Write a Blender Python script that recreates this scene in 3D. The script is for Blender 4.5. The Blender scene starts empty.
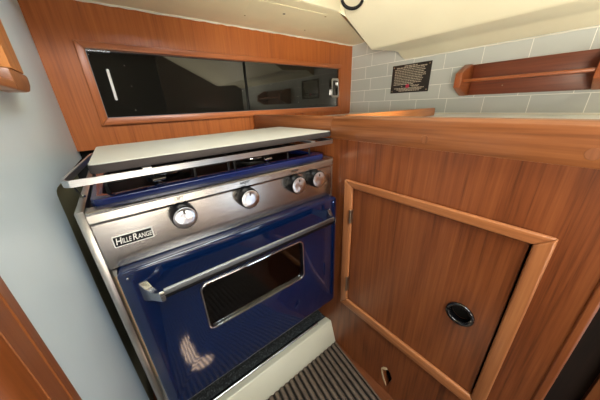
import bpy, bmesh, math, random
from mathutils import Vector, Matrix
from mathutils.geometry import tessellate_polygon
random.seed(4)
scn = bpy.context.scene
COL = scn.collection
PI = math.pi

# ------------------------------------------------------------------ materials
def new_mat(name):
    m = bpy.data.materials.new(name); m.use_nodes = True
    nt = m.node_tree; nt.nodes.clear()
    out = nt.nodes.new('ShaderNodeOutputMaterial')
    p = nt.nodes.new('ShaderNodeBsdfPrincipled')
    nt.links.new(p.outputs[0], out.inputs[0])
    return m, nt, p, out

def N(nt, kind, **kw):
    n = nt.nodes.new(kind)
    for k, v in kw.items():
        if k in n.inputs: n.inputs[k].default_value = v
        else: setattr(n, k, v)
    return n

def ramp(nt, stops):
    r = nt.nodes.new('ShaderNodeValToRGB')
    e = r.color_ramp.elements
    while len(e) < len(stops): e.new(0.5)
    for i, (p, c) in enumerate(stops):
        e[i].position = p; e[i].color = (*c, 1) if len(c) == 3 else c
    return r

def plain(name, col, rough=0.5, metal=0.0, coat=0.0, bump=0.0, bscale=200, var=0.06, spec=0.5):
    m, nt, p, out = new_mat(name)
    tc = N(nt, 'ShaderNodeTexCoord')
    nz = N(nt, 'ShaderNodeTexNoise', Scale=9.0, Detail=4.0)
    nt.links.new(tc.outputs['Object'], nz.inputs['Vector'])
    a = tuple(max(0, c * (1 - var)) for c in col); b = tuple(c * (1 + var) for c in col)
    r = ramp(nt, [(0.3, a), (0.7, b)])
    nt.links.new(nz.outputs['Fac'], r.inputs[0]); nt.links.new(r.outputs[0], p.inputs['Base Color'])
    p.inputs['Roughness'].default_value = rough; p.inputs['Metallic'].default_value = metal
    p.inputs['Coat Weight'].default_value = coat; p.inputs['Specular IOR Level'].default_value = spec
    p.inputs['Coat Roughness'].default_value = 0.05
    if bump:
        n2 = N(nt, 'ShaderNodeTexNoise', Scale=bscale, Detail=3.0)
        nt.links.new(tc.outputs['Object'], n2.inputs['Vector'])
        b_ = N(nt, 'ShaderNodeBump', Strength=bump, Distance=0.002)
        nt.links.new(n2.outputs['Fac'], b_.inputs['Height']); nt.links.new(b_.outputs[0], p.inputs['Normal'])
    return m

def wood(name, grain, dark, mid, light, rough=0.35, freq=26.0, coat=0.15, cathedral=0.5, seed=0.0, tilt=0.0):
    """straight-grained teak; grain = axis the fibres run along"""
    m, nt, p, out = new_mat(name)
    tc = N(nt, 'ShaderNodeTexCoord')
    def mp(across, along):
        mm = N(nt, 'ShaderNodeMapping')
        s = [across] * 3; s['xyz'.index(grain)] = along
        mm.inputs['Scale'].default_value = s
        mm.inputs['Location'].default_value = (seed, seed * 1.7, seed * 0.6)
        mm.inputs['Rotation'].default_value = (tilt, 0, 0)
        nt.links.new(tc.outputs['Object'], mm.inputs['Vector'])
        return mm
    # broad figure: contour rings of a stretched noise
    n1 = N(nt, 'ShaderNodeTexNoise', Scale=1.0, Detail=2.0, Roughness=0.4)
    nt.links.new(mp(4.2, 0.75).outputs[0], n1.inputs['Vector'])
    mul = N(nt, 'ShaderNodeMath', operation='MULTIPLY'); mul.inputs[1].default_value = freq * 3.2
    nt.links.new(n1.outputs['Fac'], mul.inputs[0])
    sn = N(nt, 'ShaderNodeMath', operation='SINE'); nt.links.new(mul.outputs[0], sn.inputs[0])
    # streaks
    n2 = N(nt, 'ShaderNodeTexNoise', Scale=1.0, Detail=5.0, Roughness=0.6)
    nt.links.new(mp(95, 2.4).outputs[0], n2.inputs['Vector'])
    # fine pores
    n3 = N(nt, 'ShaderNodeTexNoise', Scale=1.0, Detail=3.0, Roughness=0.6)
    nt.links.new(mp(230, 7).outputs[0], n3.inputs['Vector'])
    # broad colour drift
    n4 = N(nt, 'ShaderNodeTexNoise', Scale=1.0, Detail=1.0)
    nt.links.new(mp(7, 1.2).outputs[0], n4.inputs['Vector'])
    def ma(a, w, prev):
        mm = N(nt, 'ShaderNodeMath', operation='MULTIPLY_ADD'); mm.inputs[1].default_value = w
        nt.links.new(a, mm.inputs[0])
        if prev is None: mm.inputs[2].default_value = 0
        else: nt.links.new(prev, mm.inputs[2])
        return mm.outputs[0]
    v = ma(sn.outputs[0], 0.09 * cathedral, None)
    v = ma(n2.outputs['Fac'], 0.60, v)
    v = ma(n3.outputs['Fac'], 0.55, v)
    v = ma(n4.outputs['Fac'], 0.20, v)
    dark, mid, light = [(c[0], c[1] * 0.92, c[2] * 0.72) for c in (dark, mid, light)]
    r = ramp(nt, [(0.40, dark), (0.66, mid), (0.96, light)])
    nt.links.new(v, r.inputs[0]); nt.links.new(r.outputs[0], p.inputs['Base Color'])
    p.inputs['Roughness'].default_value = rough
    p.inputs['Coat Weight'].default_value = coat; p.inputs['Coat Roughness'].default_value = 0.25
    b = N(nt, 'ShaderNodeBump', Strength=0.12, Distance=0.001)
    nt.links.new(n3.outputs['Fac'], b.inputs['Height']); nt.links.new(b.outputs[0], p.inputs['Normal'])
    return m

def steel(name, col=(0.56, 0.535, 0.50), rough=0.27, grain='x'):
    m, nt, p, out = new_mat(name)
    tc = N(nt, 'ShaderNodeTexCoord'); mm = N(nt, 'ShaderNodeMapping')
    s = [700.0] * 3; s['xyz'.index(grain)] = 6.0
    mm.inputs['Scale'].default_value = s
    nt.links.new(tc.outputs['Object'], mm.inputs['Vector'])
    nz = N(nt, 'ShaderNodeTexNoise', Scale=1.0, Detail=2.0)
    nt.links.new(mm.outputs[0], nz.inputs['Vector'])
    r = ramp(nt, [(0.3, tuple(c * 0.86 for c in col)), (0.7, col)])
    nt.links.new(nz.outputs['Fac'], r.inputs[0]); nt.links.new(r.outputs[0], p.inputs['Base Color'])
    p.inputs['Metallic'].default_value = 1.0; p.inputs['Roughness'].default_value = rough
    b = N(nt, 'ShaderNodeBump', Strength=0.05, Distance=0.0005)
    nt.links.new(nz.outputs['Fac'], b.inputs['Height']); nt.links.new(b.outputs[0], p.inputs['Normal'])
    return m

# teak tones (linear)
TD, TM, TL = (0.20, 0.055, 0.017), (0.40, 0.130, 0.042), (0.54, 0.20, 0.070)
M = {}
M['wood_back'] = wood('teak_back_wall', 'z', (0.24, 0.062, 0.017), (0.43, 0.128, 0.036), (0.52, 0.175, 0.055), freq=10, cathedral=0.3)
M['wood_back_frame'] = wood('teak_window_frame', 'x', (0.25, 0.07, 0.022), (0.42, 0.128, 0.042), (0.50, 0.165, 0.06), cathedral=0.3, seed=3)
M['wood_back_stile'] = wood('teak_window_stile', 'z', (0.25, 0.07, 0.022), (0.42, 0.128, 0.042), (0.50, 0.165, 0.06), cathedral=0.3, seed=3)
M['wood_face'] = wood('teak_cabinet_face', 'z', (0.080, 0.022, 0.008), (0.215, 0.064, 0.024), (0.31, 0.108, 0.042), freq=22, cathedral=0.9, seed=7)
M['wood_door'] = wood('teak_cabinet_door', 'z', (0.090, 0.025, 0.009), (0.225, 0.068, 0.025), (0.32, 0.110, 0.042), freq=20, cathedral=0.8, seed=11)
M['wood_trim_y'] = wood('teak_trim_rail', 'y', (0.22, 0.076, 0.032), (0.41, 0.162, 0.072), (0.54, 0.245, 0.118), cathedral=0.2, seed=5)
M['wood_trim_z'] = wood('teak_trim_stile', 'z', (0.22, 0.076, 0.032), (0.41, 0.162, 0.072), (0.54, 0.245, 0.118), cathedral=0.2, seed=5)
M['wood_rail'] = wood('teak_counter_rail', 'y', (0.09, 0.030, 0.012), (0.205, 0.075, 0.032), (0.28, 0.112, 0.050), freq=18, cathedral=0.8, seed=13, rough=0.28)
M['wood_rail_x'] = wood('teak_fiddle', 'x', (0.27, 0.09, 0.028), (0.50, 0.19, 0.062), (0.60, 0.25, 0.09), seed=2)
M['wood_rack'] = wood('mahogany_rack', 'y', (0.06, 0.013, 0.006), (0.145, 0.034, 0.015), (0.21, 0.056, 0.026), seed=17, rough=0.4, coat=0.1)
M['wood_rack_slat'] = wood('rack_slat', 'y', (0.20, 0.052, 0.018), (0.31, 0.088, 0.03), (0.38, 0.12, 0.045), seed=19)
M['wood_rack_end'] = wood('rack_end', 'x', (0.17, 0.045, 0.016), (0.29, 0.082, 0.028), (0.36, 0.115, 0.042), seed=23)
M['wood_light'] = wood('pale_teak_stile', 'z', (0.30, 0.115, 0.042), (0.52, 0.22, 0.085), (0.62, 0.30, 0.13), seed=29)
M['wood_corner'] = wood('end_grain_corner', 'x', (0.16, 0.065, 0.035), (0.27, 0.115, 0.062), (0.34, 0.155, 0.085), seed=31)
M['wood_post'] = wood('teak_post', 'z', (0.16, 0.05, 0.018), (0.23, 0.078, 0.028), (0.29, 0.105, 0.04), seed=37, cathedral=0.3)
M['wood_post_shade'] = wood('teak_post_shade', 'z', (0.10, 0.028, 0.008), (0.19, 0.055, 0.016), (0.25, 0.08, 0.024), seed=38, cathedral=0.3)  # post teak again, darkened to paint the shade on the rounded facet
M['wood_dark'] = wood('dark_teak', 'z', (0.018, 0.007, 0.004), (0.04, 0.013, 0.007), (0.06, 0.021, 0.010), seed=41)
M['wood_plug'] = wood('teak_plug', 'z', (0.11, 0.036, 0.014), (0.20, 0.072, 0.030), (0.27, 0.10, 0.045), seed=43)
M['white_wall'] = plain('white_painted_wall', (0.62, 0.745, 0.87), 0.38, bump=0.02, bscale=60, var=0.02)
M['recess'] = plain('olive_recess', (0.30, 0.29, 0.19), 0.7)
M['black_void'] = plain('black_recess', (0.006, 0.006, 0.006), 0.9)  # near-black colour stands in for the dark inside hollows
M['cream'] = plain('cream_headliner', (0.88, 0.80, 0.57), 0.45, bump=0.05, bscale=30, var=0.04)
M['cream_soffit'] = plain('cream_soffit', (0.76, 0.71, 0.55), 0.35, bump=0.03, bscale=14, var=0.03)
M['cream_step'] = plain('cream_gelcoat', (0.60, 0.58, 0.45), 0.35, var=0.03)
M['caulk'] = plain('white_caulk', (0.75, 0.73, 0.66), 0.6, bump=0.6, bscale=220, var=0.15)
M['counter'] = plain('white_laminate', (0.82, 0.84, 0.84), 0.3, var=0.02)
M['board'] = plain('cream_laminate', (0.45, 0.445, 0.395), 0.42, var=0.02)
M['board_edge'] = plain('grey_edge_band', (0.040, 0.033, 0.031), 0.7, spec=0.12, var=0.05)
M['steel'] = steel('brushed_steel')
M['steel_z'] = steel('brushed_steel_side', grain='z', rough=0.28)
M['rail_steel'] = steel('satin_aluminium', (0.60, 0.61, 0.63), 0.34)
M['chrome'] = plain('chrome', (0.75, 0.75, 0.76), 0.08, metal=1.0, var=0.01)
M['chrome_satin'] = plain('satin_chrome', (0.50, 0.51, 0.52), 0.22, metal=1.0, var=0.03)
M['handle_metal'] = steel('handle_metal', (0.22, 0.235, 0.245), 0.38)
M['brass_dull'] = plain('dull_hinge_metal', (0.34, 0.27, 0.20), 0.4, metal=1.0, bump=0.3, bscale=300)
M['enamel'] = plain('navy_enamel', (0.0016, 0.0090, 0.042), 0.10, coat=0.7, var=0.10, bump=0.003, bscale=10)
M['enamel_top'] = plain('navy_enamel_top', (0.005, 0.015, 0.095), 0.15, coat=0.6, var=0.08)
M['black'] = plain('black_plastic', (0.004, 0.004, 0.005), 0.38, spec=0.2)
M['black_gloss'] = plain('black_gloss_plastic', (0.006, 0.006, 0.007), 0.12, coat=0.5)
M['well'] = plain('shaded_navy_well', (0.004, 0.004, 0.007), 0.65, var=0.1, spec=0.12)  # navy tray well painted near-black for the shade inside it
M['cast_iron'] = plain('cast_iron', (0.010, 0.010, 0.011), 0.55, bump=0.3, bscale=400)
M['groove'] = plain('dark_seam', (0.02, 0.012, 0.008), 0.8)
M['white_print'] = plain('white_print', (0.78, 0.76, 0.70), 0.5, var=0.01)
M['grey_print'] = plain('grey_print', (0.42, 0.37, 0.30), 0.6, var=0.1)
M['sign_black'] = plain('black_sign', (0.010, 0.006, 0.005), 0.35)
M['red_dot'] = plain('red_print', (0.45, 0.02, 0.06), 0.4)
M['dark_print'] = plain('dark_print', (0.07, 0.06, 0.06), 0.6)
M['oven_inside'] = plain('oven_lining', (0.40, 0.39, 0.36), 0.4)
M['oven_side'] = plain('oven_side', (0.62, 0.44, 0.28), 0.4)
M['splinter'] = plain('splintered_ply', (0.66, 0.50, 0.30), 0.8, bump=0.5, bscale=500)
M['seam'] = plain('yellowed_seam', (0.42, 0.33, 0.16), 0.7)
M['wood_shaded'] = wood('shadowed_teak', 'z', (0.008, 0.004, 0.002), (0.016, 0.007, 0.004), (0.024, 0.010, 0.006), seed=61, rough=0.9, coat=0.0)  # teak darkened so the base colour carries the shade
M['floor'] = wood('cabin_sole', 'y', (0.06, 0.019, 0.008), (0.14, 0.044, 0.018), (0.20, 0.07, 0.03), seed=51)

# black sliding glass: mirror-like dark acrylic with dust specks
def dark_glass():
    m, nt, p, out = new_mat('dark_acrylic')
    tc = N(nt, 'ShaderNodeTexCoord')
    vo = N(nt, 'ShaderNodeTexVoronoi', Scale=40.0); nt.links.new(tc.outputs['Object'], vo.inputs['Vector'])
    lt = N(nt, 'ShaderNodeMath', operation='LESS_THAN'); lt.inputs[1].default_value = 0.05
    nt.links.new(vo.outputs['Distance'], lt.inputs[0])
    nz = N(nt, 'ShaderNodeTexNoise', Scale=5.0, Detail=3.0); nt.links.new(tc.outputs['Object'], nz.inputs['Vector'])
    gt = N(nt, 'ShaderNodeMath', operation='GREATER_THAN'); gt.inputs[1].default_value = 0.47
    nt.links.new(nz.outputs['Fac'], gt.inputs[0])
    mu = N(nt, 'ShaderNodeMath', operation='MULTIPLY'); nt.links.new(lt.outputs[0], mu.inputs[0]); nt.links.new(gt.outputs[0], mu.inputs[1])
    mx = N(nt, 'ShaderNodeMix', data_type='RGBA')
    nt.links.new(mu.outputs[0], mx.inputs[0])
    mx.inputs[6].default_value = (0.010, 0.010, 0.008, 1); mx.inputs[7].default_value = (0.26, 0.25, 0.22, 1)
    nt.links.new(mx.outputs[2], p.inputs['Base Color'])
    p.inputs['Roughness'].default_value = 0.03
    p.inputs['Specular IOR Level'].default_value = 0.65
    p.inputs['IOR'].default_value = 1.58
    return m
M['dark_glass'] = dark_glass()

def clear_glass():
    m, nt, p, out = new_mat('oven_glass')
    nt.nodes.remove(p)
    tr = N(nt, 'ShaderNodeBsdfTransparent'); tr.inputs[0].default_value = (0.80, 0.80, 0.78, 1)
    gl = N(nt, 'ShaderNodeBsdfGlossy'); gl.inputs['Roughness'].default_value = 0.04
    fr = N(nt, 'ShaderNodeFresnel', IOR=1.7)
    mx = N(nt, 'ShaderNodeMixShader')
    nt.links.new(fr.outputs[0], mx.inputs[0]); nt.links.new(tr.outputs[0], mx.inputs[1]); nt.links.new(gl.outputs[0], mx.inputs[2])
    nt.links.new(mx.outputs[0], out.inputs[0])
    return m
M['oven_glass'] = clear_glass()

def tiles():
    m, nt, p, out = new_mat('grey_tiles')
    tc = N(nt, 'ShaderNodeTexCoord')
    sx = N(nt, 'ShaderNodeSeparateXYZ'); nt.links.new(tc.outputs['Object'], sx.inputs[0])
    cb = N(nt, 'ShaderNodeCombineXYZ')
    a1 = N(nt, 'ShaderNodeMath', operation='ADD'); a1.inputs[1].default_value = -0.098 + 0.125 * 8
    a2 = N(nt, 'ShaderNodeMath', operation='ADD'); a2.inputs[1].default_value = 0.052 + 0.054 * 4
    nt.links.new(sx.outputs['Y'], a1.inputs[0]); nt.links.new(sx.outputs['Z'], a2.inputs[0])
    nt.links.new(a1.outputs[0], cb.inputs['X']); nt.links.new(a2.outputs[0], cb.inputs['Y'])
    br = N(nt, 'ShaderNodeTexBrick'); br.offset = 0.27; br.offset_frequency = 2
    br.inputs['Color1'].default_value = (0.47, 0.50, 0.50, 1); br.inputs['Color2'].default_value = (0.51, 0.535, 0.53, 1)
    br.inputs['Mortar'].default_value = (0.80, 0.80, 0.76, 1)
    br.inputs['Scale'].default_value = 1.0
    br.inputs['Mortar Size'].default_value = 0.0011; br.inputs['Mortar Smooth'].default_value = 0.2
    br.inputs['Brick Width'].default_value = 0.125; br.inputs['Row Height'].default_value = 0.054
    nt.links.new(cb.outputs[0], br.inputs['Vector'])
    nt.links.new(br.outputs['Color'], p.inputs['Base Color'])
    rr = N(nt, 'ShaderNodeMapRange'); nt.links.new(br.outputs['Fac'], rr.inputs[0])
    rr.inputs[3].default_value = 0.14; rr.inputs[4].default_value = 0.7
    nt.links.new(rr.outputs[0], p.inputs['Roughness'])
    b = N(nt, 'ShaderNodeBump', Strength=0.4, Distance=0.001, invert=True)
    nt.links.new(br.outputs['Fac'], b.inputs['Height']); nt.links.new(b.outputs[0], p.inputs['Normal'])
    return m
M['tiles'] = tiles()

def speckle():
    m, nt, p, out = new_mat('speckled_black_liner')
    tc = N(nt, 'ShaderNodeTexCoord')
    nz = N(nt, 'ShaderNodeTexNoise', Scale=190.0, Detail=2.0, Roughness=0.7); nt.links.new(tc.outputs['Object'], nz.inputs['Vector'])
    r = ramp(nt, [(0.45, (0.010, 0.012, 0.012)), (0.62, (0.05, 0.056, 0.056)), (0.74, (0.22, 0.23, 0.22))])
    nt.links.new(nz.outputs['Fac'], r.inputs[0]); nt.links.new(r.outputs[0], p.inputs['Base Color'])
    p.inputs['Roughness'].default_value = 0.7
    b = N(nt, 'ShaderNodeBump', Strength=0.5, Distance=0.002); nt.links.new(nz.outputs['Fac'], b.inputs['Height'])
    nt.links.new(b.outputs[0], p.inputs['Normal'])
    return m
M['speckle'] = speckle()

def mat_rubber():
    m, nt, p, out = new_mat('ribbed_mat')
    g = N(nt, 'ShaderNodeTexCoord'); sx = N(nt, 'ShaderNodeSeparateXYZ'); nt.links.new(g.outputs['Object'], sx.inputs[0])
    nz = N(nt, 'ShaderNodeTexNoise', Scale=60.0, Detail=3.0); nt.links.new(g.outputs['Object'], nz.inputs['Vector'])
    r = ramp(nt, [(0.3, (0.095, 0.068, 0.050)), (0.7, (0.14, 0.103, 0.075))])
    nt.links.new(nz.outputs['Fac'], r.inputs[0])
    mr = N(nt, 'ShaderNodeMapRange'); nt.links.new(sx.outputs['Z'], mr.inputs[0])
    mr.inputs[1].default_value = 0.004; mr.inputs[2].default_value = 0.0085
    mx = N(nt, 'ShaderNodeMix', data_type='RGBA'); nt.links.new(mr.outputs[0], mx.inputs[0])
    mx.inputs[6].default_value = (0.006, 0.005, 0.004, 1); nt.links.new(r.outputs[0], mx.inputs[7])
    nt.links.new(mx.outputs[2], p.inputs['Base Color']); p.inputs['Roughness'].default_value = 0.45
    return m
M['mat'] = mat_rubber()

def knob_metal():
    m, nt, p, out = new_mat('spun_aluminium')
    p.inputs['Base Color'].default_value = (0.78, 0.81, 0.86, 1); p.inputs['Metallic'].default_value = 1.0
    p.inputs['Roughness'].default_value = 0.28; p.inputs['Anisotropic'].default_value = 0.85
    tg = N(nt, 'ShaderNodeTangent', direction_type='RADIAL', axis='Y')
    nt.links.new(tg.outputs[0], p.inputs['Tangent'])
    return m
M['knob_metal'] = knob_metal()

# ------------------------------------------------------------------ geometry helpers (all in world metres)
def box(bm, x0, x1, y0, y1, z0, z1, bev=0.0, seg=2):
    t = bmesh.new()
    vs = [t.verts.new((x, y, z)) for x in (x0, x1) for y in (y0, y1) for z in (z0, z1)]
    for f in ((0, 1, 3, 2), (4, 6, 7, 5), (0, 4, 5, 1), (2, 3, 7, 6), (0, 2, 6, 4), (1, 5, 7, 3)):
        t.faces.new([vs[i] for i in f])
    if bev: bmesh.ops.bevel(t, geom=t.edges[:], offset=bev, segments=seg, affect='EDGES', profile=0.5)
    merge(bm, t)

def merge(bm, t):
    me = bpy.data.meshes.new('tmp'); t.to_mesh(me); t.free(); bm.from_mesh(me); bpy.data.meshes.remove(me)

AX = {'x': lambda u, v, w: (w, u, v), 'y': lambda u, v, w: (u, w, v), 'z': lambda u, v, w: (u, v, w)}
def prism(bm, outline, axis, a0, a1, holes=(), bev=0.0, seg=2):
    """outline in the plane across the axis (x: y,z / y: x,z / z: x,y), extruded a0..a1, with holes"""
    f = AX[axis]; t = bmesh.new()
    loops = [list(outline)] + [list(h) for h in holes]
    flat = [p for l in loops for p in l]
    tris = tessellate_polygon([[Vector((p[0], p[1], 0)) for p in l] for l in loops])
    va = [t.verts.new(f(p[0], p[1], a0)) for p in flat]; vb = [t.verts.new(f(p[0], p[1], a1)) for p in flat]
    if holes:
        for tri in tris:
            try:
                t.faces.new([va[i] for i in tri]); t.faces.new([vb[i] for i in reversed(tri)])
            except ValueError: pass
    else:
        t.faces.new(va); t.faces.new(list(reversed(vb)))
    k = 0
    for l in loops:
        n = len(l)
        for i in range(n):
            j = (i + 1) % n
            try: t.faces.new((va[k + i], va[k + j], vb[k + j], vb[k + i]))
            except ValueError: pass
        k += n
    bmesh.ops.recalc_face_normals(t, faces=t.faces[:])
    if bev:
        ed = [e for e in t.edges if len(e.link_faces) == 2 and e.calc_face_angle(0) > 0.6]
        bmesh.ops.bevel(t, geom=ed, offset=bev, segments=seg, affect='EDGES', profile=0.5)
    merge(bm, t)

def rrect(u0, u1, v0, v1, r, n=5):
    pts = []
    for cu, cv, a in ((u1 - r, v1 - r, 0), (u0 + r, v1 - r, PI / 2), (u0 + r, v0 + r, PI), (u1 - r, v0 + r, 1.5 * PI)):
        for i in range(n + 1):
            b = a + i * PI / 2 / n
            pts.append((cu + r * math.cos(b), cv + r * math.sin(b)))
    return pts

def ring_pts(cu, cv, r, n=32): return [(cu + r * math.cos(2 * PI * i / n), cv + r * math.sin(2 * PI * i / n)) for i in range(n)]

def lathe(bm, profile, origin, direction, n=36, cap=True):
    """profile: (distance along direction, radius)"""
    d = Vector(direction).normalized(); q = d.to_track_quat('Z', 'Y'); o = Vector(origin); t = bmesh.new(); rows = []
    for s, r in profile:
        rows.append([t.verts.new(o + q @ Vector((r * math.cos(2 * PI * i / n), r * math.sin(2 * PI * i / n), s))) for i in range(n)])
    for a, b in zip(rows, rows[1:]):
        for i in range(n): t.faces.new((a[i], a[(i + 1) % n], b[(i + 1) % n], b[i]))
    if cap:
        t.faces.new(rows[0]); t.faces.new(rows[-1])
    bmesh.ops.recalc_face_normals(t, faces=t.faces[:])
    merge(bm, t)

def tube(bm, pts, r, n=10, closed=False):
    pts = [Vector(p) for p in pts]; t = bmesh.new(); rows = []; L = len(pts)
    for i, p in enumerate(pts):
        a = pts[i - 1] if (i or closed) else pts[0]; b = pts[(i + 1) % L] if (i < L - 1 or closed) else pts[-1]
        q = (b - a).normalized().to_track_quat('Z', 'Y')
        rows.append([t.verts.new(p + q @ Vector((r * math.cos(2 * PI * k / n), r * math.sin(2 * PI * k / n), 0))) for k in range(n)])
    prs = list(zip(rows, rows[1:])) + ([(rows[-1], rows[0])] if closed else [])
    for a, b in prs:
        for i in range(n): t.faces.new((a[i], a[(i + 1) % n], b[(i + 1) % n], b[i]))
    if not closed: t.faces.new(rows[0]); t.faces.new(rows[-1])
    bmesh.ops.recalc_face_normals(t, faces=t.faces[:])
    merge(bm, t)

def band(bm, pts, z0, z1, th, closed=True):
    """flat bar standing on edge, following an xy path"""
    P = [Vector((p[0], p[1])) for p in pts]; L = len(P); t = bmesh.new(); rows = []
    for i, p in enumerate(P):
        a = P[i - 1] if (i or closed) else P[0]; b = P[(i + 1) % L] if (i < L - 1 or closed) else P[-1]
        d = (b - a).normalized(); nrm = Vector((-d.y, d.x)) * th / 2
        o, c = p + nrm, p - nrm
        rows.append([t.verts.new((o.x, o.y, z0)), t.verts.new((o.x, o.y, z1)), t.verts.new((c.x, c.y, z1)), t.verts.new((c.x, c.y, z0))])
    prs = list(zip(rows, rows[1:])) + ([(rows[-1], rows[0])] if closed else [])
    for a, b in prs:
        for i in range(4): t.faces.new((a[i], a[(i + 1) % 4], b[(i + 1) % 4], b[i]))
    if not closed: t.faces.new(rows[0]); t.faces.new(rows[-1])
    bmesh.ops.recalc_face_normals(t, faces=t.faces[:])
    merge(bm, t)

def quad(bm, pts): bm.faces.new([bm.verts.new(p) for p in pts])

WLOC = {}
def world_loc(o): return WLOC.get(o.name, Vector((0, 0, 0)))

def obj(name, bm, mat, parent=None, label=None, origin=None, smooth=35):
    """ONE mesh object; bm is in world coordinates. origin: where its own origin sits (default: the parent's)."""
    base = world_loc(parent) if parent else Vector((0, 0, 0))
    org = Vector(origin) if origin is not None else base
    bmesh.ops.translate(bm, verts=bm.verts[:], vec=-org)
    bmesh.ops.recalc_face_normals(bm, faces=bm.faces[:])
    me = bpy.data.meshes.new(name); bm.to_mesh(me); bm.free()
    for p in me.polygons: p.use_smooth = True
    me.set_sharp_from_angle(angle=math.radians(smooth))
    o = bpy.data.objects.new(name, me); COL.objects.link(o)
    me.materials.append(M[mat] if isinstance(mat, str) else mat)
    if parent: o.parent = parent
    o.location = org - base
    WLOC[o.name] = org
    if label: o['label'] = label
    return o

def tag(o, label, cat, group=None):
    o['label'] = label; o['category'] = cat
    if group: o['group'] = group
    return o

def thing(name, label, cat, loc, group=None):
    o = bpy.data.objects.new(name, None); COL.objects.link(o); o.location = loc; o.empty_display_size = 0.05
    WLOC[o.name] = Vector(loc)
    return tag(o, label, cat, group)

def struct(name, bm, mat, **k):
    o = obj(name, bm, mat, **k); o['kind'] = 'structure'; return o

def B(fn, *a, **k):
    bm = bmesh.new(); fn(bm, *a, **k); return bm

def lettering(name, text, size, center, right, up, mat, parent, shear=0.0, bold=0.0, thick=0.0004, xs=1.0):
    cu = bpy.data.curves.new(name, 'FONT'); cu.body = text; cu.size = size
    cu.align_x = 'CENTER'; cu.align_y = 'CENTER'; cu.shear = shear; cu.offset = bold; cu.extrude = thick
    t = bpy.data.objects.new('tmp_text', cu); COL.objects.link(t)
    dg = bpy.context.evaluated_depsgraph_get(); dg.update()
    me = bpy.data.meshes.new_from_object(t.evaluated_get(dg))
    bpy.data.objects.remove(t); bpy.data.curves.remove(cu)
    r = Vector(right).normalized(); u = Vector(up).normalized(); n = r.cross(u)
    mt = Matrix(((r.x * xs, u.x, n.x, center[0]), (r.y * xs, u.y, n.y, center[1]), (r.z * xs, u.z, n.z, center[2]), (0, 0, 0, 1)))
    me.transform(mt)
    bm = bmesh.new(); bm.from_mesh(me); bpy.data.meshes.remove(me)
    return obj(name, bm, mat, parent)

# ------------------------------------------------------------------ layout (camera at the origin)
LW = -0.10      # left wall face
BW = 0.942      # back wall face
TW = 1.088      # tiled wall face
CF = 0.475      # cabinet face
FZ = -0.868     # floor
CZ = 0.273      # low ceiling over the stove
CT = -0.057     # counter top

# ---- setting
struct('floor', B(box, -1.3, 1.3, -1.7, 1.1, FZ - 0.03, FZ), 'floor')
# left wall: white bulkhead with a cut-out behind the stove's corner
cut = [(0.255, FZ), (0.255, 1.2), (BW + 0.03, 1.2), (BW + 0.03, -0.1285), (0.865, -0.1245), (0.705, -0.1185), (0.593, -0.1155), (0.545, -0.1145), (0.530, -0.1165), (0.523, -0.122),
       (0.521, -0.135), (0.519, -0.16), (0.513, -0.20), (0.508, -0.25), (0.500, -0.32), (0.497, -0.45), (0.497, FZ)]
struct('wall_left', B(prism, cut, 'x', LW - 0.02, LW), 'white_wall', smooth=20)
bm = bmesh.new(); box(bm, LW - 0.034, LW - 0.024, 0.4, BW + 0.04, FZ, -0.05)
struct('wall_recess', bm, 'recess')
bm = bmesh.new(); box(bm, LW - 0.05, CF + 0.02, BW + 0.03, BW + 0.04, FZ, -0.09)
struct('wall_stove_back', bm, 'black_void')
# back wall: wood panel with the locker opening
OP = (-0.005, 0.993, -0.0165, 0.1625)
bm = B(prism, [(LW, -0.104), (TW + 0.02, -0.104), (TW + 0.02, CZ + 0.02), (LW, CZ + 0.02)], 'y', BW, BW + 0.02,
       holes=[[(OP[0], OP[2]), (OP[1], OP[2]), (OP[1], OP[3]), (OP[0], OP[3])]])
struct('wall_back', bm, 'wood_back')
# tiled wall
struct('wall_right', B(box, TW, TW + 0.02, -0.85, BW, -0.9, 0.40), 'tiles')
# low ceiling over the stove and its fascia
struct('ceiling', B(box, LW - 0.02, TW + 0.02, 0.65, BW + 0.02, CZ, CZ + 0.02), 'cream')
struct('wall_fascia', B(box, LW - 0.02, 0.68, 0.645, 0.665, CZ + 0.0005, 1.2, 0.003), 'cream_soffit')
# moulded soffit over the counter: sloped face, flat underside, lip down to the tiles
prof = [(0.70, 0.262), (0.845, 0.1885), (0.852, 0.1845), (0.862, 0.1835), (1.02, 0.194), (1.040, 0.190), (1.060, 0.176), (TW + 0.01, 0.164), (TW + 0.01, 0.44), (0.40, 0.44), (0.40, 0.416)]
bm = bmesh.new()
def soffit(bm):
    n = len(prof)
    ends = {0: 0.640, 1: 0.645, 2: 0.645, 3: 0.645, 4: 0.650, 5: 0.646, 6: 0.644, 7: 0.643, 8: 0.645, 9: 0.43, 10: 0.43}
    a = [bm.verts.new((x, ends[i], z)) for i, (x, z) in enumerate(prof)]
    b = [bm.verts.new((x, -0.42, z)) for x, z in prof]; bm.faces.new(list(reversed(b)))
    for i in range(n): bm.faces.new((a[i], a[(i + 1) % n], b[(i + 1) % n], b[i]))
    # chamfered back corner
    c1 = bm.verts.new((0.682, 0.652, CZ - 0.0005)); c2 = bm.verts.new((0.682, 0.652, 0.44))
    bm.faces.new((a[0], c1, c2)); bm.faces.new((a[0], c2, a[10])); bm.faces.new((a[10], c2, a[9]))
    c3 = bm.verts.new((TW, 0.652, 0.30))
    bm.faces.new((a[0], a[1], a[2], a[3], a[4], a[5], a[6], a[7], a[8], c2, c1))
soffit(bm)
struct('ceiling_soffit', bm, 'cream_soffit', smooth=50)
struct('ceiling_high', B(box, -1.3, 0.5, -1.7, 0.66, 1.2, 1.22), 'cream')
struct('wall_trunk', B(box, 0.40, 0.42, -0.42, 0.645, 0.4405, 1.2), 'cream_soffit')
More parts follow.
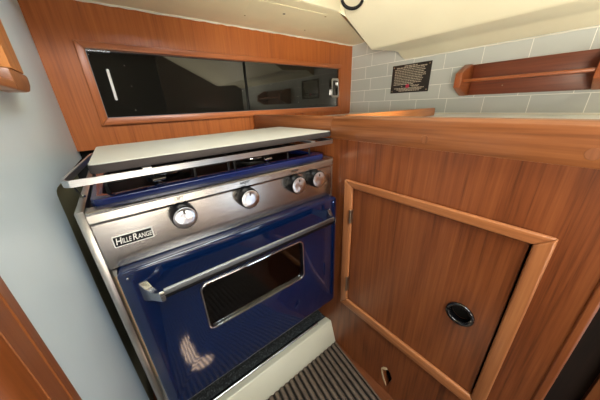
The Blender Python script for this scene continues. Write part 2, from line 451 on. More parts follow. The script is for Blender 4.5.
# behind the camera
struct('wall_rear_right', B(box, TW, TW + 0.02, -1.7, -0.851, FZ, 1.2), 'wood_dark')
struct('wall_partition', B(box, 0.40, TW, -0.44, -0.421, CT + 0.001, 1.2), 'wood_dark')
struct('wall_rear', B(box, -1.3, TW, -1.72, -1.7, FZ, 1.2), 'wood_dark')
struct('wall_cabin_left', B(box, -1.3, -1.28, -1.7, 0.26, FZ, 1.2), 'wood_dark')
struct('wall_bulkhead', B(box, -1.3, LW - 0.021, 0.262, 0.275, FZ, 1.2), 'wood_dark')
# lumpy caulk lines
def caulk(bm, p0, p1, r, n=60):
    pts = []
    for i in range(n + 1):
        t = i / n
        pts.append([p0[k] + (p1[k] - p0[k]) * t + random.uniform(-1, 1) * r * 0.35 for k in range(3)])
    tube(bm, pts, r, 6)
bm = bmesh.new(); caulk(bm, (LW + 0.0035, BW - 0.001, CZ - 0.001), (TW - 0.003, BW - 0.001, CZ - 0.001), 0.0035)
struct('trim_1', bm, 'caulk')
bm = bmesh.new(); caulk(bm, (TW - 0.001, 0.64, 0.164), (TW - 0.001, -0.6, 0.164), 0.0022)
struct('trim_2', bm, 'caulk')
bm = bmesh.new(); box(bm, TW - 0.006, TW, -0.6, BW, CT, CT + 0.005)
struct('trim_3', bm, 'caulk')

# ---- post and panel at the end of the white bulkhead (bottom left)
bm = bmesh.new(); prism(bm, [(LW - 0.022, 0.2555), (LW + 0.002, 0.2555), (LW + 0.0030, 0.254), (LW + 0.0030, 0.2420), (LW + 0.0022, 0.2410), (LW + 0.0022, 0.2195), (LW - 0.022, 0.2195)], 'z', FZ, -0.085)
struct('trim_4', bm, 'wood_post', smooth=20)
bm = bmesh.new(); prism(bm, [(LW - 0.022, 0.2190), (LW + 0.0015, 0.2190), (LW + 0.0005, 0.214), (LW - 0.004, 0.207), (LW - 0.012, 0.202), (LW - 0.022, 0.200)], 'z', FZ, -0.085)
struct('trim_5', bm, 'wood_post_shade', smooth=40)
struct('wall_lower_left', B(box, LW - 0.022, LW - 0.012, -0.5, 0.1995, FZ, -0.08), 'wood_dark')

# ---- wall-hung wooden frame top left
t = thing('wooden_bracket', 'pale wooden bracket with rounded lower corner on white left wall', 'bracket', (LW, 0.5, 0.03))
bm = bmesh.new(); prism(bm, [(LW + 0.0005, 0.458), (LW + 0.016, 0.456), (LW + 0.022, 0.464), (LW + 0.022, 0.521), (LW + 0.018, 0.531), (LW + 0.0005, 0.536)], 'z', 0.0535, 0.46)
obj('stile', bm, 'wood_light', t)
bm = bmesh.new(); prism(bm, rrect(0.452, 0.536, 0.030, 0.060, 0.010)[:0] + [(0.452, 0.053), (0.536, 0.053), (0.536, 0.044), (0.530, 0.036), (0.518, 0.030), (0.500, 0.0285), (0.452, 0.0285), (0.452, 0.0385)], 'x', LW + 0.0005, LW + 0.022, bev=0.003)
obj('corner_block', bm, 'wood_corner', t, label='darker end-grain corner block')
bm = bmesh.new(); box(bm, LW + 0.0005, LW + 0.022, 0.15, 0.4515, 0.0285, 0.0385, 0.002)
obj('bottom_rail', bm, 'wood_trim_y', t)
bm = bmesh.new(); box(bm, LW + 0.0005, LW + 0.004, 0.15, 0.4495, 0.039, 0.46)
obj('back_panel', bm, 'wood_dark', t, label='dark brown panel inside the frame')

# ---- sliding glass locker in the back wall
t = thing('glass_locker', 'dark sliding glass locker doors in wooden frame on back wall', 'locker', (0.49, BW, -0.03))
fo = (-0.0245, 1.003, -0.0375, 0.1795)
def mitre(bm, horizontal, top):
    o0, o1, p0, p1 = fo; a0, a1, c0, c1 = OP
    if horizontal:
        pts = [(o0, p1), (o1, p1), (a1, c1), (a0, c1)] if top else [(o0, p0), (o1, p0), (a1, c0), (a0, c0)]
    else:
        pts = [(o0, p0), (o0, p1), (a0, c1), (a0, c0)] if top else [(o1, p0), (o1, p1), (a1, c1), (a1, c0)]
    prism(bm, pts, 'y', BW - 0.010, BW - 0.0003, bev=0.0022)
for h, tp, n, mt in ((True, True, 'frame_rail', 'wood_back_frame'), (True, False, 'frame_rail', 'wood_back_frame'), (False, True, 'frame_stile', 'wood_back_stile'), (False, False, 'frame_stile', 'wood_back_stile')):
    obj(n, B(mitre, h, tp), mt, t)
g1 = obj('glass_door', B(box, OP[0] + .001, 0.486, BW + 0.010, BW + 0.014, OP[2] + .001, OP[3] - .001), 'dark_glass', t)
g2 = obj('glass_door', B(box, 0.470, OP[1] - .001, BW + 0.003, BW + 0.007, OP[2] + .001, OP[3] - .001), 'dark_glass', t)
obj('door_edge', B(box, 0.466, 0.4698, BW + 0.002, BW + 0.008, OP[2] + .001, OP[3] - .001), 'black', g2)
bm = bmesh.new(); prism(bm, rrect(0.935, 0.990, 0.028, 0.118, 0.012), 'y', BW - 0.006, BW + 0.0028, holes=[rrect(0.944, 0.981, 0.038, 0.108, 0.008)], bev=0.0008)
obj('pull_handle', bm, 'chrome', g2, label='rounded chrome pull handle')
bm = bmesh.new(); prism(bm, rrect(0.0275, 0.0345, 0.032, 0.116, 0.003), 'y', BW + 0.004, BW + 0.0098, bev=0.0008)
obj('pull_strip', bm, 'white_print', g1, label='slim white vertical pull strip')
bm = bmesh.new(); box(bm, -0.004, 0.05, BW - 0.002, BW + 0.004, OP[3] - 0.0055, OP[3] - 0.001)
obj('gap_reflection', bm, 'chrome_satin', t)  # short bright strip imitating the reflection at the glass gap

# ---- ceiling access panel
t = thing('ceiling_panel', 'cream ceiling access panel with corner screws above back wall', 'panel', (0.55, 0.78, CZ))
bm = bmesh.new(); P4 = [(0.395, 0.70), (0.66, 0.685), (0.715, 0.868), (0.422, 0.84)]
prism(bm, P4, 'z', CZ - 0.0007, CZ - 0.0001)
obj('cover', bm, 'cream', t)
for x, y in ((0.43, 0.828), (0.70, 0.855), (0.665, 0.70)):
    obj('screw', B(lathe, [(0, 0.003), (0.001, 0.0028)], (x, y, CZ - 0.0007), (0, 0, -1), 12), 'seam', t)
obj('screw_hole', B(lathe, [(0, 0.0045), (0.0004, 0.0045)], (0.531, 0.752, CZ - 0.0007), (0, 0, -1), 14), 'groove', t, label='small dark screw hole')

# ---- black cable loop at the ceiling
bm = bmesh.new()
def loop_pts():
    # small hoop of cable hanging just under the vertical fascia corner
    c = Vector((0.649, 0.570, 0.2815)); u = Vector((0.83, -0.55, 0.0)).normalized(); v = Vector((0.1, 0.1, -1)).normalized()
    return [c + u * 0.031 * math.cos(a) + v * 0.024 * math.sin(a) for a in [2 * PI * i / 28 for i in range(28)]]
tube(bm, loop_pts(), 0.0045, 10, closed=True)
tag(obj('cable_loop', bm, 'black', origin=(0.65, 0.57, 0.28)), 'black cable loop hanging at the ceiling corner above counter', 'cable')

# ---- tile-wall placard
t = thing('warning_sign', 'black warning placard with pale print and red dot on tiles', 'sign', (TW, 0.607, 0.09))
y0, y1, z0, z1 = 0.519, 0.693, 0.033, 0.146
obj('plate', B(box, TW - 0.004, TW - 0.0005, y0, y1, z0, z1, 0.0008), 'sign_black', t)
bm = bmesh.new(); xx = TW - 0.0043
def line(bm, zc, h, ya, yb, wmin=0.006, wmax=0.018, gap=0.0022):
    y = yb                                   # the reader's left is +y
    while y > ya:
        w = min(random.uniform(wmin, wmax), y - ya)
        box(bm, xx, xx + 0.0004, y - w, y, zc - h / 2, zc + h / 2); y -= w + gap
line(bm, 0.1395, 0.0034, 0.578, 0.636)
line(bm, 0.1335, 0.0044, 0.537, 0.672)
for i in range(9):
    line(bm, 0.1265 - i * 0.0066, 0.0033, 0.538 + random.choice((0.0, 0.004, 0.014, 0.008)), 0.679, 0.003, 0.012, 0.0018)
line(bm, 0.0675, 0.0036, 0.585, 0.680)
for i in range(3): line(bm, 0.0515 - i * 0.0052, 0.0034, 0.537 + 0.01 * i, 0.675 - 0.012 * i, 0.003, 0.012, 0.0018)
line(bm, 0.0615, 0.003, 0.560, 0.598); line(bm, 0.0575, 0.003, 0.562, 0.592); line(bm, 0.059, 0.003, 0.636, 0.642)
obj('print', bm, 'grey_print', t)
obj('red_dot', B(lathe, [(0, 0.0085), (0.0006, 0.0085)], (TW - 0.004, 0.612, 0.0595), (-1, 0, 0), 20), 'red_dot', t)
for y in (y0 + .008, y1 - .008):
    for z in (z0 + .008, z1 - .008):
        obj('screw', B(lathe, [(0, 0.003), (0.0012, 0.0022)], (TW - 0.004, y, z), (-1, 0, 0), 12), 'brass_dull', t)

# ---- wooden rack on the tiles
t = thing('wooden_rack', 'reddish wooden wall rack with one slat on tiled wall', 'shelf', (TW, 0.22, 0.01))
obj('back_board', B(box, TW - 0.012, TW - 0.0005, 0.066, 0.365, 0.010, 0.1095, 0.001), 'wood_rack', t)
epro = [(TW - 0.0005, 0.009), (TW - 0.036, 0.009), (TW - 0.097, 0.036), (TW - 0.097, 0.080), (TW - 0.036, 0.110), (TW - 0.0005, 0.110)]
for ya, yb in ((0.3655, 0.3870), (0.045, 0.0655)):
    obj('end_block', B(prism, epro, 'y', ya, yb, bev=0.002), 'wood_rack_end', t)
obj('slat', B(box, TW - 0.087, TW - 0.074, 0.066, 0.365, 0.0505, 0.0605, 0.003), 'wood_rack_slat', t)
obj('fixing_screw', B(lathe, [(0, 0.002), (0.001, 0.0016)], (TW - 0.012, 0.268, 0.036), (-1, 0, 0), 10), 'brass_dull', t)

# ---- worktop with its wooden edge rails
t = thing('countertop', 'white laminate galley countertop edged with a varnished wooden rail', 'countertop', (0.75, 0.2, CT))
obj('worktop', B(box, CF + 0.0188, TW - 0.0065, -0.6, BW - 0.0005, CT - 0.025, CT), 'counter', t)
bm = bmesh.new()
prism(bm, [(CF - 0.020, -0.0865), (CF - 0.020, -0.046), (CF - 0.017, -0.036), (CF - 0.010, -0.0305), (CF + 0.004, -0.0300), (CF + 0.012, -0.034), (CF + 0.014, -0.042), (CF + 0.018, CT + 0.0003), (CF + 0.018, -0.0820), (CF - 0.0023, -0.0820), (CF - 0.0023, -0.0865)], 'y', -0.6, 0.4555, bev=0.001)
fr = obj('edge_rail', bm, 'wood_rail', t)
for y in (0.209, 0.005):
    obj('wood_plug', B(lathe, [(0, 0.0075), (0.0006, 0.0072)], (CF - 0.0200, y, -0.069), (-1, 0, 0), 20), 'wood_plug', fr, label='round wooden plug')
bm = bmesh.new(); box(bm, CF + 0.0005, CF + 0.018, 0.457, BW - 0.0105, -0.0820, -0.032, 0.003)
obj('side_rail', bm, 'wood_rail', t)
bm = bmesh.new(); box(bm, CF + 0.019, 0.972, 0.425, 0.447, CT + 0.0003, -0.029, 0.004)
obj('cross_fiddle', bm, 'wood_rail_x', t, label='wooden cross rail standing on the worktop')

# ---- galley cabinet on the right
t = thing('galley_cabinet', 'teak galley cabinet with framed door right of the stove', 'cabinet', (CF, 0.2, FZ))
hole = [(0.232, -0.782), (0.222, -0.775), (0.214, -0.765), (0.206, -0.770), (0.199, -0.785), (0.200, -0.800), (0.207, -0.822), (0.211, -0.838), (0.215, -0.825), (0.223, -0.810)]
DO = (0.025, 0.383, -0.606, -0.2140)     # door opening y0 y1 z0 z1
bm = B(prism, [(-0.058, FZ + .0005), (0.4555, FZ + .0005), (0.4555, -0.0825), (-0.058, -0.0825)], 'x', CF, CF + 0.015,
       holes=[[(DO[0], DO[2]), (DO[1], DO[2]), (DO[1], DO[3]), (DO[0], DO[3])], hole])
obj('face_panel', bm, 'wood_face', t)
bm = bmesh.new(); box(bm, CF + 0.0005, CF + 0.016, 0.456, BW - 0.001, FZ + .0005, -0.0825)
obj('side_panel', bm, 'wood_face', t)
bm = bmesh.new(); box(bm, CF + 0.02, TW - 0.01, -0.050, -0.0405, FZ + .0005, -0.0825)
obj('end_panel', bm, 'wood_shaded', t)
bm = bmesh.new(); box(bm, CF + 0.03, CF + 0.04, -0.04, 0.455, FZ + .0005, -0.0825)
obj('inner_dark_sheet', bm, 'black_void', t, label='black sheet for the dark inside seen through the holes')
bm = bmesh.new(); prism(bm, [(CF - 0.002, -0.0600), (CF - 0.0045, -0.0575), (CF - 0.0040, -0.0500), (CF - 0.0003, -0.0480), (CF - 0.0003, -0.0583), (CF + 0.018, -0.0583), (CF + 0.018, -0.0600)], 'z', FZ + .0005, -0.0872, bev=0.001)
obj('corner_trim', bm, 'wood_face', t)
# broken edge round the hole
bm = bmesh.new()
hc = Vector((0.2135, -0.80))
lip = [0, 8, 9, 7]
rimpts = hole[:3] ; 
outer = [(0.237, -0.781), (0.227, -0.768), (0.215, -0.761)]
prism(bm, [(0.2325, -0.782), (0.222, -0.775), (0.2155, -0.765), (0.219, -0.760), (0.229, -0.768), (0.236, -0.781), (0.2335, -0.800), (0.226, -0.820), (0.217, -0.836), (0.211, -0.838), (0.215, -0.825), (0.223, -0.810)], 'x', CF - 0.0012, CF - 0.0001, bev=0.0003)
obj('splintered_edge', bm, 'splinter', t, label='pale splintered edge of the small hole')
# door frame (mitred, rounded)
FO = (0.002, 0.412, -0.637, -0.1940)
for nm, pts, mt in (('frame_rail', [(FO[0], FO[3]), (FO[1], FO[3]), (DO[1], DO[3]), (DO[0], DO[3])], 'wood_trim_y'),
                    ('frame_rail', [(FO[0], FO[2]), (FO[1], FO[2]), (DO[1], DO[2]), (DO[0], DO[2])], 'wood_trim_y'),
                    ('frame_stile', [(FO[0], FO[2]), (FO[0], FO[3]), (DO[0], DO[3]), (DO[0], DO[2])], 'wood_trim_z'),
                    ('frame_stile', [(FO[1], FO[2]), (FO[1], FO[3]), (DO[1], DO[3]), (DO[1], DO[2])], 'wood_trim_z')):
    obj(nm, B(prism, pts, 'x', CF - 0.010, CF - 0.0003, bev=0.0035, seg=3), mt, t)
RC = (0.0865, -0.4175)
bm = B(prism, [(DO[0] + .0035, DO[2] + .002), (DO[1] - .002, DO[2] + .002), (DO[1] - .002, DO[3] - .003), (DO[0] + .0035, DO[3] - .003)], 'x', CF - 0.002, CF + 0.012, holes=[ring_pts(*RC, 0.0195)], bev=0.0)
d = obj('door', bm, 'wood_door', t)
bm = bmesh.new(); R0 = 0.0195
def ring(bm):
    lathe(bm, [(0.0, 0.0185), (-0.012, 0.0185)], (CF - 0.002, *RC), (-1, 0, 0), 40, cap=False)
    pts = [(CF - 0.0035, RC[0] + 0.0225 * math.cos(a), RC[1] + 0.0225 * math.sin(a)) for a in [2 * PI * i / 40 for i in range(40)]]
    tube(bm, pts, 0.0042, 12, closed=True)
ring(bm)
obj('finger_pull', bm, 'black_gloss', d, label='glossy black finger-pull ring')
obj('pull_back', B(lathe, [(0, 0.0192), (0.001, 0.0192)], (CF + 0.0135, *RC), (-1, 0, 0), 32), 'black_void', d, label='black inside of the finger pull')
for za, zb in ((-0.318, -0.277), (-0.566, -0.512)):
    bm = bmesh.new(); tube(bm, [(CF - 0.0115, 0.3835, za), (CF - 0.0115, 0.3835, zb)], 0.0032, 12)
    box(bm, CF - 0.0105, CF - 0.0021, 0.3812, 0.3828, za, zb)
    obj('hinge', bm, 'brass_dull', d, label='small dull metal hinge')

# ---- neighbouring joinery, darkened in colour for its shade, at the right edge of the picture
t = thing('side_joinery', 'wooden panel with painted-in shade at bottom right beyond the cabinet corner', 'panel', (0.58, -0.2, FZ))
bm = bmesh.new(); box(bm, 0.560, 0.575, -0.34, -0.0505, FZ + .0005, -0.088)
obj('panel', bm, 'wood_shaded', t)
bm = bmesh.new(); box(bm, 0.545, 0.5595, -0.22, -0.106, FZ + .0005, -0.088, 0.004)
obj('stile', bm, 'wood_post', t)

# ---- cream step under the stove with its metal edging and the dark liner behind
t = thing('toe_step', 'cream moulded step below the stove with thin metal edging', 'step', (0.18, 0.45, FZ))
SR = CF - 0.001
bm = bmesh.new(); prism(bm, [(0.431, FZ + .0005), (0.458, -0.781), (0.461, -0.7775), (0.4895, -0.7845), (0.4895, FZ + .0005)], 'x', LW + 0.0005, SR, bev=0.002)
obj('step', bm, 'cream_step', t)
bm = bmesh.new(); tube(bm, [(LW + 0.005, 0.484, -0.7790), (0.426, 0.484, -0.7790)], 0.0042, 12)
obj('edging_rod', bm, 'chrome_satin', t, label='thin bright metal rod')
bm = bmesh.new(); box(bm, LW + 0.0005, 0.44, 0.4885, 0.4895, -0.786, -0.774)
obj('rubber_seal', bm, 'black', t)
bm = bmesh.new(); box(bm, LW + 0.0005, SR, 0.49, BW + 0.025, -0.80, -0.788)
o = tag(obj('liner', bm, 'speckle', origin=(0.18, 0.7, -0.80)), 'speckled black liner on the ledge under the stove', 'liner')

# ---- ribbed mat
ang = math.radians(-7.3)
pv = Vector((0.472, 0.430, FZ))
prof = []; pitch = 0.0198; nr = 29
pts = []
w = pitch * nr
for i in range(nr):
    x = -w + i * pitch
    pts += [(x, 0.0025), (x + pitch * 0.10, 0.0028), (x + pitch * 0.22, 0.0068), (x + pitch * 0.36, 0.0090), (x + pitch * 0.55, 0.0095), (x + pitch * 0.72, 0.0090), (x + pitch * 0.84, 0.0068), (x + pitch * 0.95, 0.0028)]
pts += [(0.0, 0.0025), (0.002, 0.0082), (0.007, 0.0085), (0.009, 0.0006), (-w, 0.0006)]
bm = bmesh.new()
shear = math.tan(math.radians(7.3))
va, vb = [], []
LEN = 1.1
for x, z in pts:
    va.append(bm.verts.new((pv.x + x - 0.010, 0.4295, FZ + z))); vb.append(bm.verts.new((pv.x + x - 0.010 - shear * LEN, 0.4295 - LEN, FZ + z)))
n = len(pts)
for i in range(n): bm.faces.new((va[i], va[(i + 1) % n], vb[(i + 1) % n], vb[i]))
bm.faces.new(va); bm.faces.new(list(reversed(vb)))
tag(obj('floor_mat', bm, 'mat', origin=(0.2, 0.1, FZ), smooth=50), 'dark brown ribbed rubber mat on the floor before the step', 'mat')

# ------------------------------------------------------------------ stove
ST = thing('gas_stove', 'navy blue enamel marine gas stove with steel control panel', 'stove', (0.19, 0.68, -0.66))
SX0, SX1 = -0.0795, 0.4605
BY = 0.925
# steel side cheeks
for xa, xb in ((SX0, SX0 + 0.012), (SX1 - 0.009, SX1)):
    obj('side_cheek', B(box, xa, xb, 0.452, BY, -0.655, -0.1375, 0.002), 'steel_z', ST)
# oven carcass as an open box (five boards)
bm = bmesh.new()
box(bm, SX0 + 0.0125, SX1 - 0.0095, BY - 0.01, BY, -0.65, -0.17)
box(bm, SX0 + 0.0125, SX1 - 0.0095, 0.475, BY - 0.0105, -0.275, -0.262)
box(bm, SX0 + 0.0125, SX1 - 0.0095, 0.475, BY - 0.0105, -0.65, -0.5602)
obj('oven_cavity', bm, 'oven_inside', ST)
for xa, xb in ((SX0 + 0.0125, 0.015), (0.365, SX1 - 0.0095)):
    obj('oven_side_wall', B(box, xa, xb, 0.475, BY - 0.0105, -0.5595, -0.2755), 'oven_side', ST)
# oven rack
bm = bmesh.new()
for i in range(15):
    x = 0.025 + i * 0.0235
    tube(bm, [(x, 0.478, -0.500), (x, 0.90, -0.500)], 0.0016, 6)
for y in (0.480, 0.70, 0.90): tube(bm, [(0.016, y, -0.5030), (0.364, y, -0.5030)], 0.0022, 6)
obj('oven_rack', bm, 'chrome_satin', ST)
# control panel (profile along x)
cp = [(0.470, -0.1385), (0.448, -0.1385), (0.4445, -0.140), (0.4435, -0.1435), (0.4435, -0.1560), (0.4455, -0.1585), (0.4485, -0.1605), (0.4490, -0.1625), (0.4490, -0.2240), (0.4494, -0.2270), (0.4515, -0.2460), (0.4720, -0.2464)]
bm = bmesh.new()
rows = []
for x in (-0.0663, 0.4512): rows.append([bm.verts.new((x, y, z)) for y, z in cp])
for i in range(len(cp) - 1): bm.faces.new((rows[0][i], rows[0][i + 1], rows[1][i + 1], rows[1][i]))
bm.faces.new((rows[0][0], rows[0][-1], rows[1][-1], rows[1][0])); bm.faces.new(rows[0]); bm.faces.new(list(reversed(rows[1])))
obj('control_panel', bm, 'steel', ST, smooth=12, label='brushed steel control panel')
# badge
by = 0.4487
bd = obj('maker_badge', B(prism, rrect(-0.0490, 0.0085, -0.2085, -0.1885, 0.0006), 'y', by - 0.0012, by), 'white_print', ST, label='maker badge with white lettering on black')
obj('badge_field', B(prism, rrect(-0.0475, 0.0070, -0.2070, -0.1900, 0.0005), 'y', by - 0.0016, by - 0.00125), 'black', bd)
for s, sz, cx, zc in (('H', 0.0165, -0.0418, -0.1985), ('ILLE', 0.0125, -0.0307, -0.1995), ('R', 0.0165, -0.0190, -0.1985), ('ANGE', 0.0125, -0.0044, -0.1995)):
    lettering('badge_letters', s, sz, (cx, by - 0.0018, zc), (1, 0, 0), (0, 0, 1), 'white_print', bd, shear=0.2, bold=0.00008 if len(s) > 1 else 0.0002, thick=0.0002, xs=0.62 if len(s) == 4 else 0.72)
# knobs
for i, (kx, kz) in enumerate(((0.061, -0.181), (0.1905, -0.181), (0.3205, -0.181), (0.385, -0.180))):
    R = 0.0218
    bm = bmesh.new()
    # fluted black skirt
    nn = 48; tbm = bmesh.new(); rws = []
    for s, r in ((0.0, R * 1.0), (0.003, R * 1.03), (0.020, R * 1.0), (0.0225, R * 0.97), (0.0225, R * 0.90)):
        rws.append([tbm.verts.new((kx + (r * (1 + (0.012 if k % 2 else -0.012) * (s > 0.002 and r > R * .9))) * math.cos(2 * PI * k / nn), 0.4488 - s, kz + (r * (1 + (0.012 if k % 2 else -0.012) * (s > 0.002 and r > R * .9))) * math.sin(2 * PI * k / nn))) for k in range(nn)])
    for a, b in zip(rws, rws[1:]):
        for k in range(nn): tbm.faces.new((a[k], a[(k + 1) % nn], b[(k + 1) % nn], b[k]))
    tbm.faces.new(rws[0]); tbm.faces.new(rws[-1])
    bmesh.ops.recalc_face_normals(tbm, faces=tbm.faces[:]); merge(bm, tbm)
    kb = obj('knob', bm, 'black', ST, origin=(kx, 0.4488, kz), label='round black knob with spun metal cap')
    obj('knob_cap', B(lathe, [(0, R * 0.90), (0.0012, R * 0.90), (0.0017, R * 0.86), (0.0017, R * 0.45), (0.0017, R * 0.2), (0.0017, R * 0.06)], (kx, 0.4488 - 0.0226, kz), (0, -1, 0), 48), 'knob_metal', kb, origin=(kx, 0.4262, kz))
    mk = bmesh.new(); prism(mk, rrect(kx - 0.0022, kx + 0.0022, kz + 0.0085, kz + 0.0155, 0.0018), 'y', 0.4488 - 0.0250, 0.4488 - 0.0244)
    obj('knob_mark', mk, 'dark_print', kb)
    txt = ('LEFT', 'RIGHT', 'OVEN', 'GRILL')[i]
    if i < 2 or i == 2:
        lettering('panel_lettering', txt, 0.0075, (kx, 0.4431, -0.1480), (1, 0, 0), (0, 0, 1), 'black', ST, thick=0.0002, bold=0.0001)
        obj('index_mark', B(prism, [(kx - 0.0008, -0.1515), (kx + 0.0008, -0.1515), (kx, -0.1545)], 'y', 0.4429, 0.4434), 'black', ST)
# cooktop tray in navy enamel
bm = bmesh.new()
tp = rrect(-0.0595, 0.4500, 0.4715, 0.905, 0.016, 6); hp = rrect(-0.043, 0.434, 0.5000, 0.885, 0.012, 6)
prism(bm, tp, 'z', -0.150, -0.1290, holes=[hp], bev=0.0022, seg=3)
obj('cooktop', bm, 'enamel_top', ST, smooth=50, label='navy enamel cooktop tray')
bm = bmesh.new(); prism(bm, hp, 'z', -0.150, -0.1445); obj('tray_well', bm, 'well', ST, label='burner well of the cooktop, shade in its colour')
bm = bmesh.new(); box(bm, SX0 + 0.0125, SX1 - 0.0095, 0.473, BY - 0.011, -0.168, -0.1505)
obj('tray_bed', bm, 'black', ST)
for cx, cy, rr in ((0.075, 0.60, 0.046), (0.290, 0.60, 0.052)):
    bm = bmesh.new(); lathe(bm, [(0, rr), (0.010, rr * 0.96), (0.013, rr * 0.7)], (cx, cy, -0.1444), (0, 0, 1), 36)
    bu = obj('burner', bm, 'cast_iron', ST)
    obj('burner_cap', B(lathe, [(0, rr * 0.62), (0.005, rr * 0.6), (0.007, rr * 0.45), (0.0075, 0.001)], (cx, cy, -0.1313), (0, 0, 1), 32), 'chrome_satin', bu)
for cx, cy in ((0.045, 0.505), (0.285, 0.505)):
    bm = bmesh.new(); tube(bm, [(cx - 0.012, cy, -0.1225), (cx + 0.010, cy + 0.004, -0.1225)], 0.0058, 12); lathe(bm, [(0, 0.0045), (0.016, 0.0045)], (cx, cy, -0.1444), (0, 0, 1), 12)
    obj('burner_valve', bm, 'chrome', ST, label='bright metal burner fitting')
bm = bmesh.new()
for x0, x1 in ((-0.035, 0.185), (0.20, 0.425)):
    for y in (0.515, 0.60, 0.685): tube(bm, [(x0, y, -0.113), (x1, y, -0.113)], 0.003, 8)
    for k in range(4):
        x = x0 + (x1 - x0) * k / 3
        tube(bm, [(x, 0.510, -0.144), (x, 0.512, -0.114), (x, 0.69, -0.114), (x, 0.692, -0.144)], 0.003, 8)
obj('pan_grate', bm, 'cast_iron', ST)
# flat-bar fiddle rail round the cooktop
bm = bmesh.new()
path = [(-0.066, 0.4275), (0.420, 0.4205), (0.428, 0.424), (0.432, 0.433), (0.436, 0.69), (0.425, 0.700), (-0.040, 0.700), (-0.050, 0.696), (-0.054, 0.686), (-0.0735, 0.446), (-0.0728, 0.437), (-0.070, 0.431)]
band(bm, path, -0.0930, -0.0835, 0.004)
for x in (0.02, 0.36): box(bm, x, x + 0.012, 0.4245, 0.6985, -0.0860, -0.0816)
fr = obj('pan_rail', bm, 'rail_steel', ST, smooth=30, label='flat metal pan rail around the cooktop')
for p0, p1 in (((-0.073, 0.475, -0.093), (-0.073, 0.535, -0.140)), ((0.4355, 0.62, -0.093), (0.4555, 0.60, -0.140))):
    obj('rail_stay', B(tube, [p0, p1], 0.0012, 8), 'chrome_satin', fr)
obj('stay_bolt', B(lathe, [(0, 0.004), (0.003, 0.004), (0.004, 0.0025)], (-0.0735, 0.540, -0.1376), (0, 0, 1), 10), 'chrome', fr)
# oven door
DX0, DX1, DZ0, DZ1, DYF, DYB = -0.0595, 0.4562, -0.634, -0.2475, 0.430, 0.470
WN = (0.0575, 0.3265, -0.4645, -0.3410)
bm = bmesh.new()
prism(bm, rrect(DX0, DX1, DZ0, DZ1, 0.010), 'y', DYF, DYB, holes=[rrect(*WN, 0.014)], bev=0.005, seg=3)
dr = obj('oven_door', bm, 'enamel', ST, smooth=40, label='glossy navy blue oven door')
obj('window_frame', B(prism, rrect(WN[0] - 0.0025, WN[1] + 0.0025, WN[2] - 0.0025, WN[3] + 0.0025, 0.016), 'y', DYF - 0.0020, DYF + 0.006, holes=[rrect(WN[0] + 0.0012, WN[1] - 0.0012, WN[2] + 0.0012, WN[3] - 0.0012, 0.013)], bev=0.0010), 'chrome', dr, label='thin chrome window frame')
obj('window_glass', B(prism, rrect(WN[0] + 0.002, WN[1] - 0.002, WN[2] + 0.002, WN[3] - 0.002, 0.012), 'y', DYF + 0.0065, DYF + 0.0095), 'oven_glass', dr)
# embossed corner lines of the door
bm = bmesh.new()
# handle: two cast brackets and a flat angled bar
hy = 0.388
def bracket(bm, xd, xb):
    # foot plate on the door, arm tapering forward and inward to the bar
    pr = [(DYF - 0.0004, -0.277), (DYF - 0.004, -0.278), (DYF - 0.012, -0.2845), (DYF - 0.024, -0.2885), (hy + 0.006, -0.286), (hy - 0.001, -0.2825), (hy - 0.003, -0.284), (hy - 0.003, -0.302), (hy + 0.004, -0.304), (DYF - 0.020, -0.3085), (DYF - 0.006, -0.3150), (DYF - 0.0004, -0.3155)]
    t = bmesh.new(); prism(t, pr, 'x', -1, 1)
    for v in t.verts:
        k = (DYF - v.co.y) / (DYF - hy)
        v.co.x = xd + (xb - xd) * k + v.co.x * (0.0065 * (1 - k) + 0.0036 * k)
    bmesh.ops.bevel(t, geom=t.edges[:], offset=0.0009, segments=2, affect='EDGES')
    merge(bm, t)
hb = bmesh.new()
prism(hb, [(hy - 0.0005, -0.2825), (hy + 0.003, -0.2805), (hy + 0.004, -0.2815), (hy + 0.0035, -0.2920), (hy - 0.0005, -0.2920)], 'x', -0.004, 0.4050, bev=0.0006)
hd = obj('handle', hb, 'handle_metal', dr, smooth=15, label='long metal oven door handle')
for xd, xb in ((-0.0305, -0.0085), (0.4240, 0.4095)): obj('bracket', B(bracket, xd, xb), 'chrome_satin', hd)
hb = bmesh.new(); box(hb, -0.004, 0.405, hy + 0.0005, hy + 0.0045, -0.3000, -0.2924, 0.0008)
obj('bar_underside', hb, 'black', hd)
for x, z in ((-0.047, -0.262), (0.444, -0.262)):
    obj('door_screw', B(lathe, [(0, 0.0022), (0.0012, 0.0014)], (x, DYF, z), (0, -1, 0), 10), 'chrome', dr)

# ---- cover board lying on the pan rail
t = thing('stove_board', 'cream cover board with grey edge lying on the stove rail', 'board', (0.21, 0.56, -0.0815))
cor = [(-0.043, 0.432), (0.4565, 0.4545), (0.4535, 0.702), (-0.040, 0.663)]
def rounded(c, r):
    out = []; n = len(c)
    for i in range(n):
        p = Vector(c[i]); a = (Vector(c[i - 1]) - p).normalized(); b = (Vector(c[(i + 1) % n]) - p).normalized()
        for k in range(5):
            s = k / 4; out.append(tuple(p + a * r * (1 - s) ** 2 + b * r * s ** 2))
    return out
rc = rounded(cor, 0.010)
cen = Vector((0.207, 0.563)); inn = [tuple(Vector(p) + (cen - Vector(p)).normalized() * 0.0012) for p in rc]
obj('core', B(prism, rc, 'z', -0.0813, -0.0688, bev=0.0012), 'board_edge', t, label='grey edge of the board')
obj('laminate_top', B(prism, inn, 'z', -0.0687, -0.0672, bev=0.0004), 'board', t)

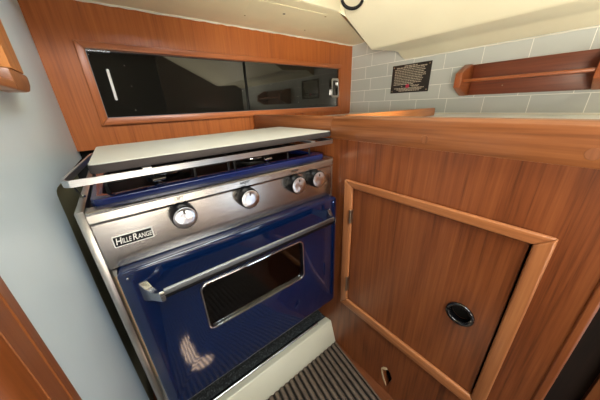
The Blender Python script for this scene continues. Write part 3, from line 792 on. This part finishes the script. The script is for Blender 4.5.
# ------------------------------------------------------------------ lights
def area(name, loc, target, size, power, col, sy=None):
    l = bpy.data.lights.new(name, 'AREA'); l.energy = power; l.color = col; l.size = size
    if sy: l.shape = 'RECTANGLE'; l.size_y = sy
    o = bpy.data.objects.new(name, l); COL.objects.link(o); o.location = loc
    o.rotation_euler = (Vector(target) - Vector(loc)).to_track_quat('-Z', 'Y').to_euler()
    return o
area('hatch_light', (-0.1, -0.45, 1.15), (0.25, 0.3, -0.3), 0.8, 25, (0.82, 0.92, 1.0))
area('companionway_light', (0.1, -1.3, 1.08), (0.25, 0.6, -0.1), 0.7, 22, (1.0, 0.98, 0.94), 0.3)
area('left_wall_fill', (0.34, -0.25, 0.58), (0.1, 0.7, -0.1), 0.22, 6, (0.80, 0.91, 1.0))  # added fill for the left wall and stove, no real lamp
area('ceiling_up_fill', (-0.60, -0.45, -0.10), (0.10, 0.55, 0.85), 0.5, 60, (1.0, 0.92, 0.74))  # added upward fill to brighten the ceiling and soffit
area('panel_reflection_light', (-0.055, -0.75, -0.64), (0.18, 0.43, -0.50), 0.10, 0.7, (1.0, 0.97, 0.95), 0.4)  # three added lights, placed to show as reflections in the control panel
area('panel_reflection_light', (0.66, -0.80, -0.64), (0.18, 0.43, -0.50), 0.2, 1.3, (0.76, 0.88, 1.0), 0.4)
area('panel_reflection_light', (0.36, -0.78, -0.65), (0.18, 0.43, -0.50), 0.2, 0.5, (1.0, 0.80, 0.68), 0.4)
area('low_ceiling_fill', (0.08, -0.35, -0.325), (0.26, 0.50, 0.40), 0.35, 2.4, (1.0, 0.90, 0.72), 0.09)  # added fill aimed at the low ceiling, not a fitting of the galley
area('soffit_fill', (0.80, -0.25, -0.004), (0.815, -0.25, 0.4), 0.3, 2.2, (1.0, 0.92, 0.76))  # added up-facing fill that lightens the soffit underside
def spot(name, loc, target, deg, energy, col, blend=0.4, rad=0.004):
    sl = bpy.data.lights.new(name, 'SPOT'); sl.energy = energy; sl.spot_size = math.radians(deg); sl.spot_blend = blend; sl.shadow_soft_size = rad; sl.color = col
    so = bpy.data.objects.new(name, sl); COL.objects.link(so); so.location = loc
    so.rotation_euler = (Vector(target) - Vector(loc)).to_track_quat('-Z', 'Y').to_euler()
spot('sun_patch', (0.10, -0.20, 1.1), (0.007, 0.115, FZ), 2.9, 8000, (1.0, 0.9, 0.76))
spot('counter_sun_patch', (0.10, -0.50, 0.41), (0.66, 0.436, -0.02), 9, 70, (1.0, 0.80, 0.52), 0.8, 0.01)
w = bpy.data.worlds.new('world'); scn.world = w; w.use_nodes = True
w.node_tree.nodes['Background'].inputs[0].default_value = (0.9, 0.95, 1, 1); w.node_tree.nodes['Background'].inputs[1].default_value = 0.3
scn.view_settings.view_transform = 'Standard'
scn.view_settings.exposure = -0.32

# ------------------------------------------------------------------ camera (solved from the vanishing points)
yaw, pit, rol = 0.645517626, -0.390296682, 0.0388214062
f = Vector((math.sin(yaw) * math.cos(pit), math.cos(yaw) * math.cos(pit), math.sin(pit)))
rt = Vector((math.cos(yaw), -math.sin(yaw), 0)); dn = -rt.cross(f)
rt2 = math.cos(rol) * rt + math.sin(rol) * dn; dn2 = -math.sin(rol) * rt + math.cos(rol) * dn
cam = bpy.data.cameras.new('camera'); co = bpy.data.objects.new('camera', cam); COL.objects.link(co)
up = -dn2; bk = -f
co.matrix_world = Matrix(((rt2.x, up.x, bk.x, 0), (rt2.y, up.y, bk.y, 0), (rt2.z, up.z, bk.z, 0), (0, 0, 0, 1)))
cam.sensor_width = 36.0; cam.lens = 231.650873 / 600 * 36; cam.clip_start = 0.01
scn.camera = co
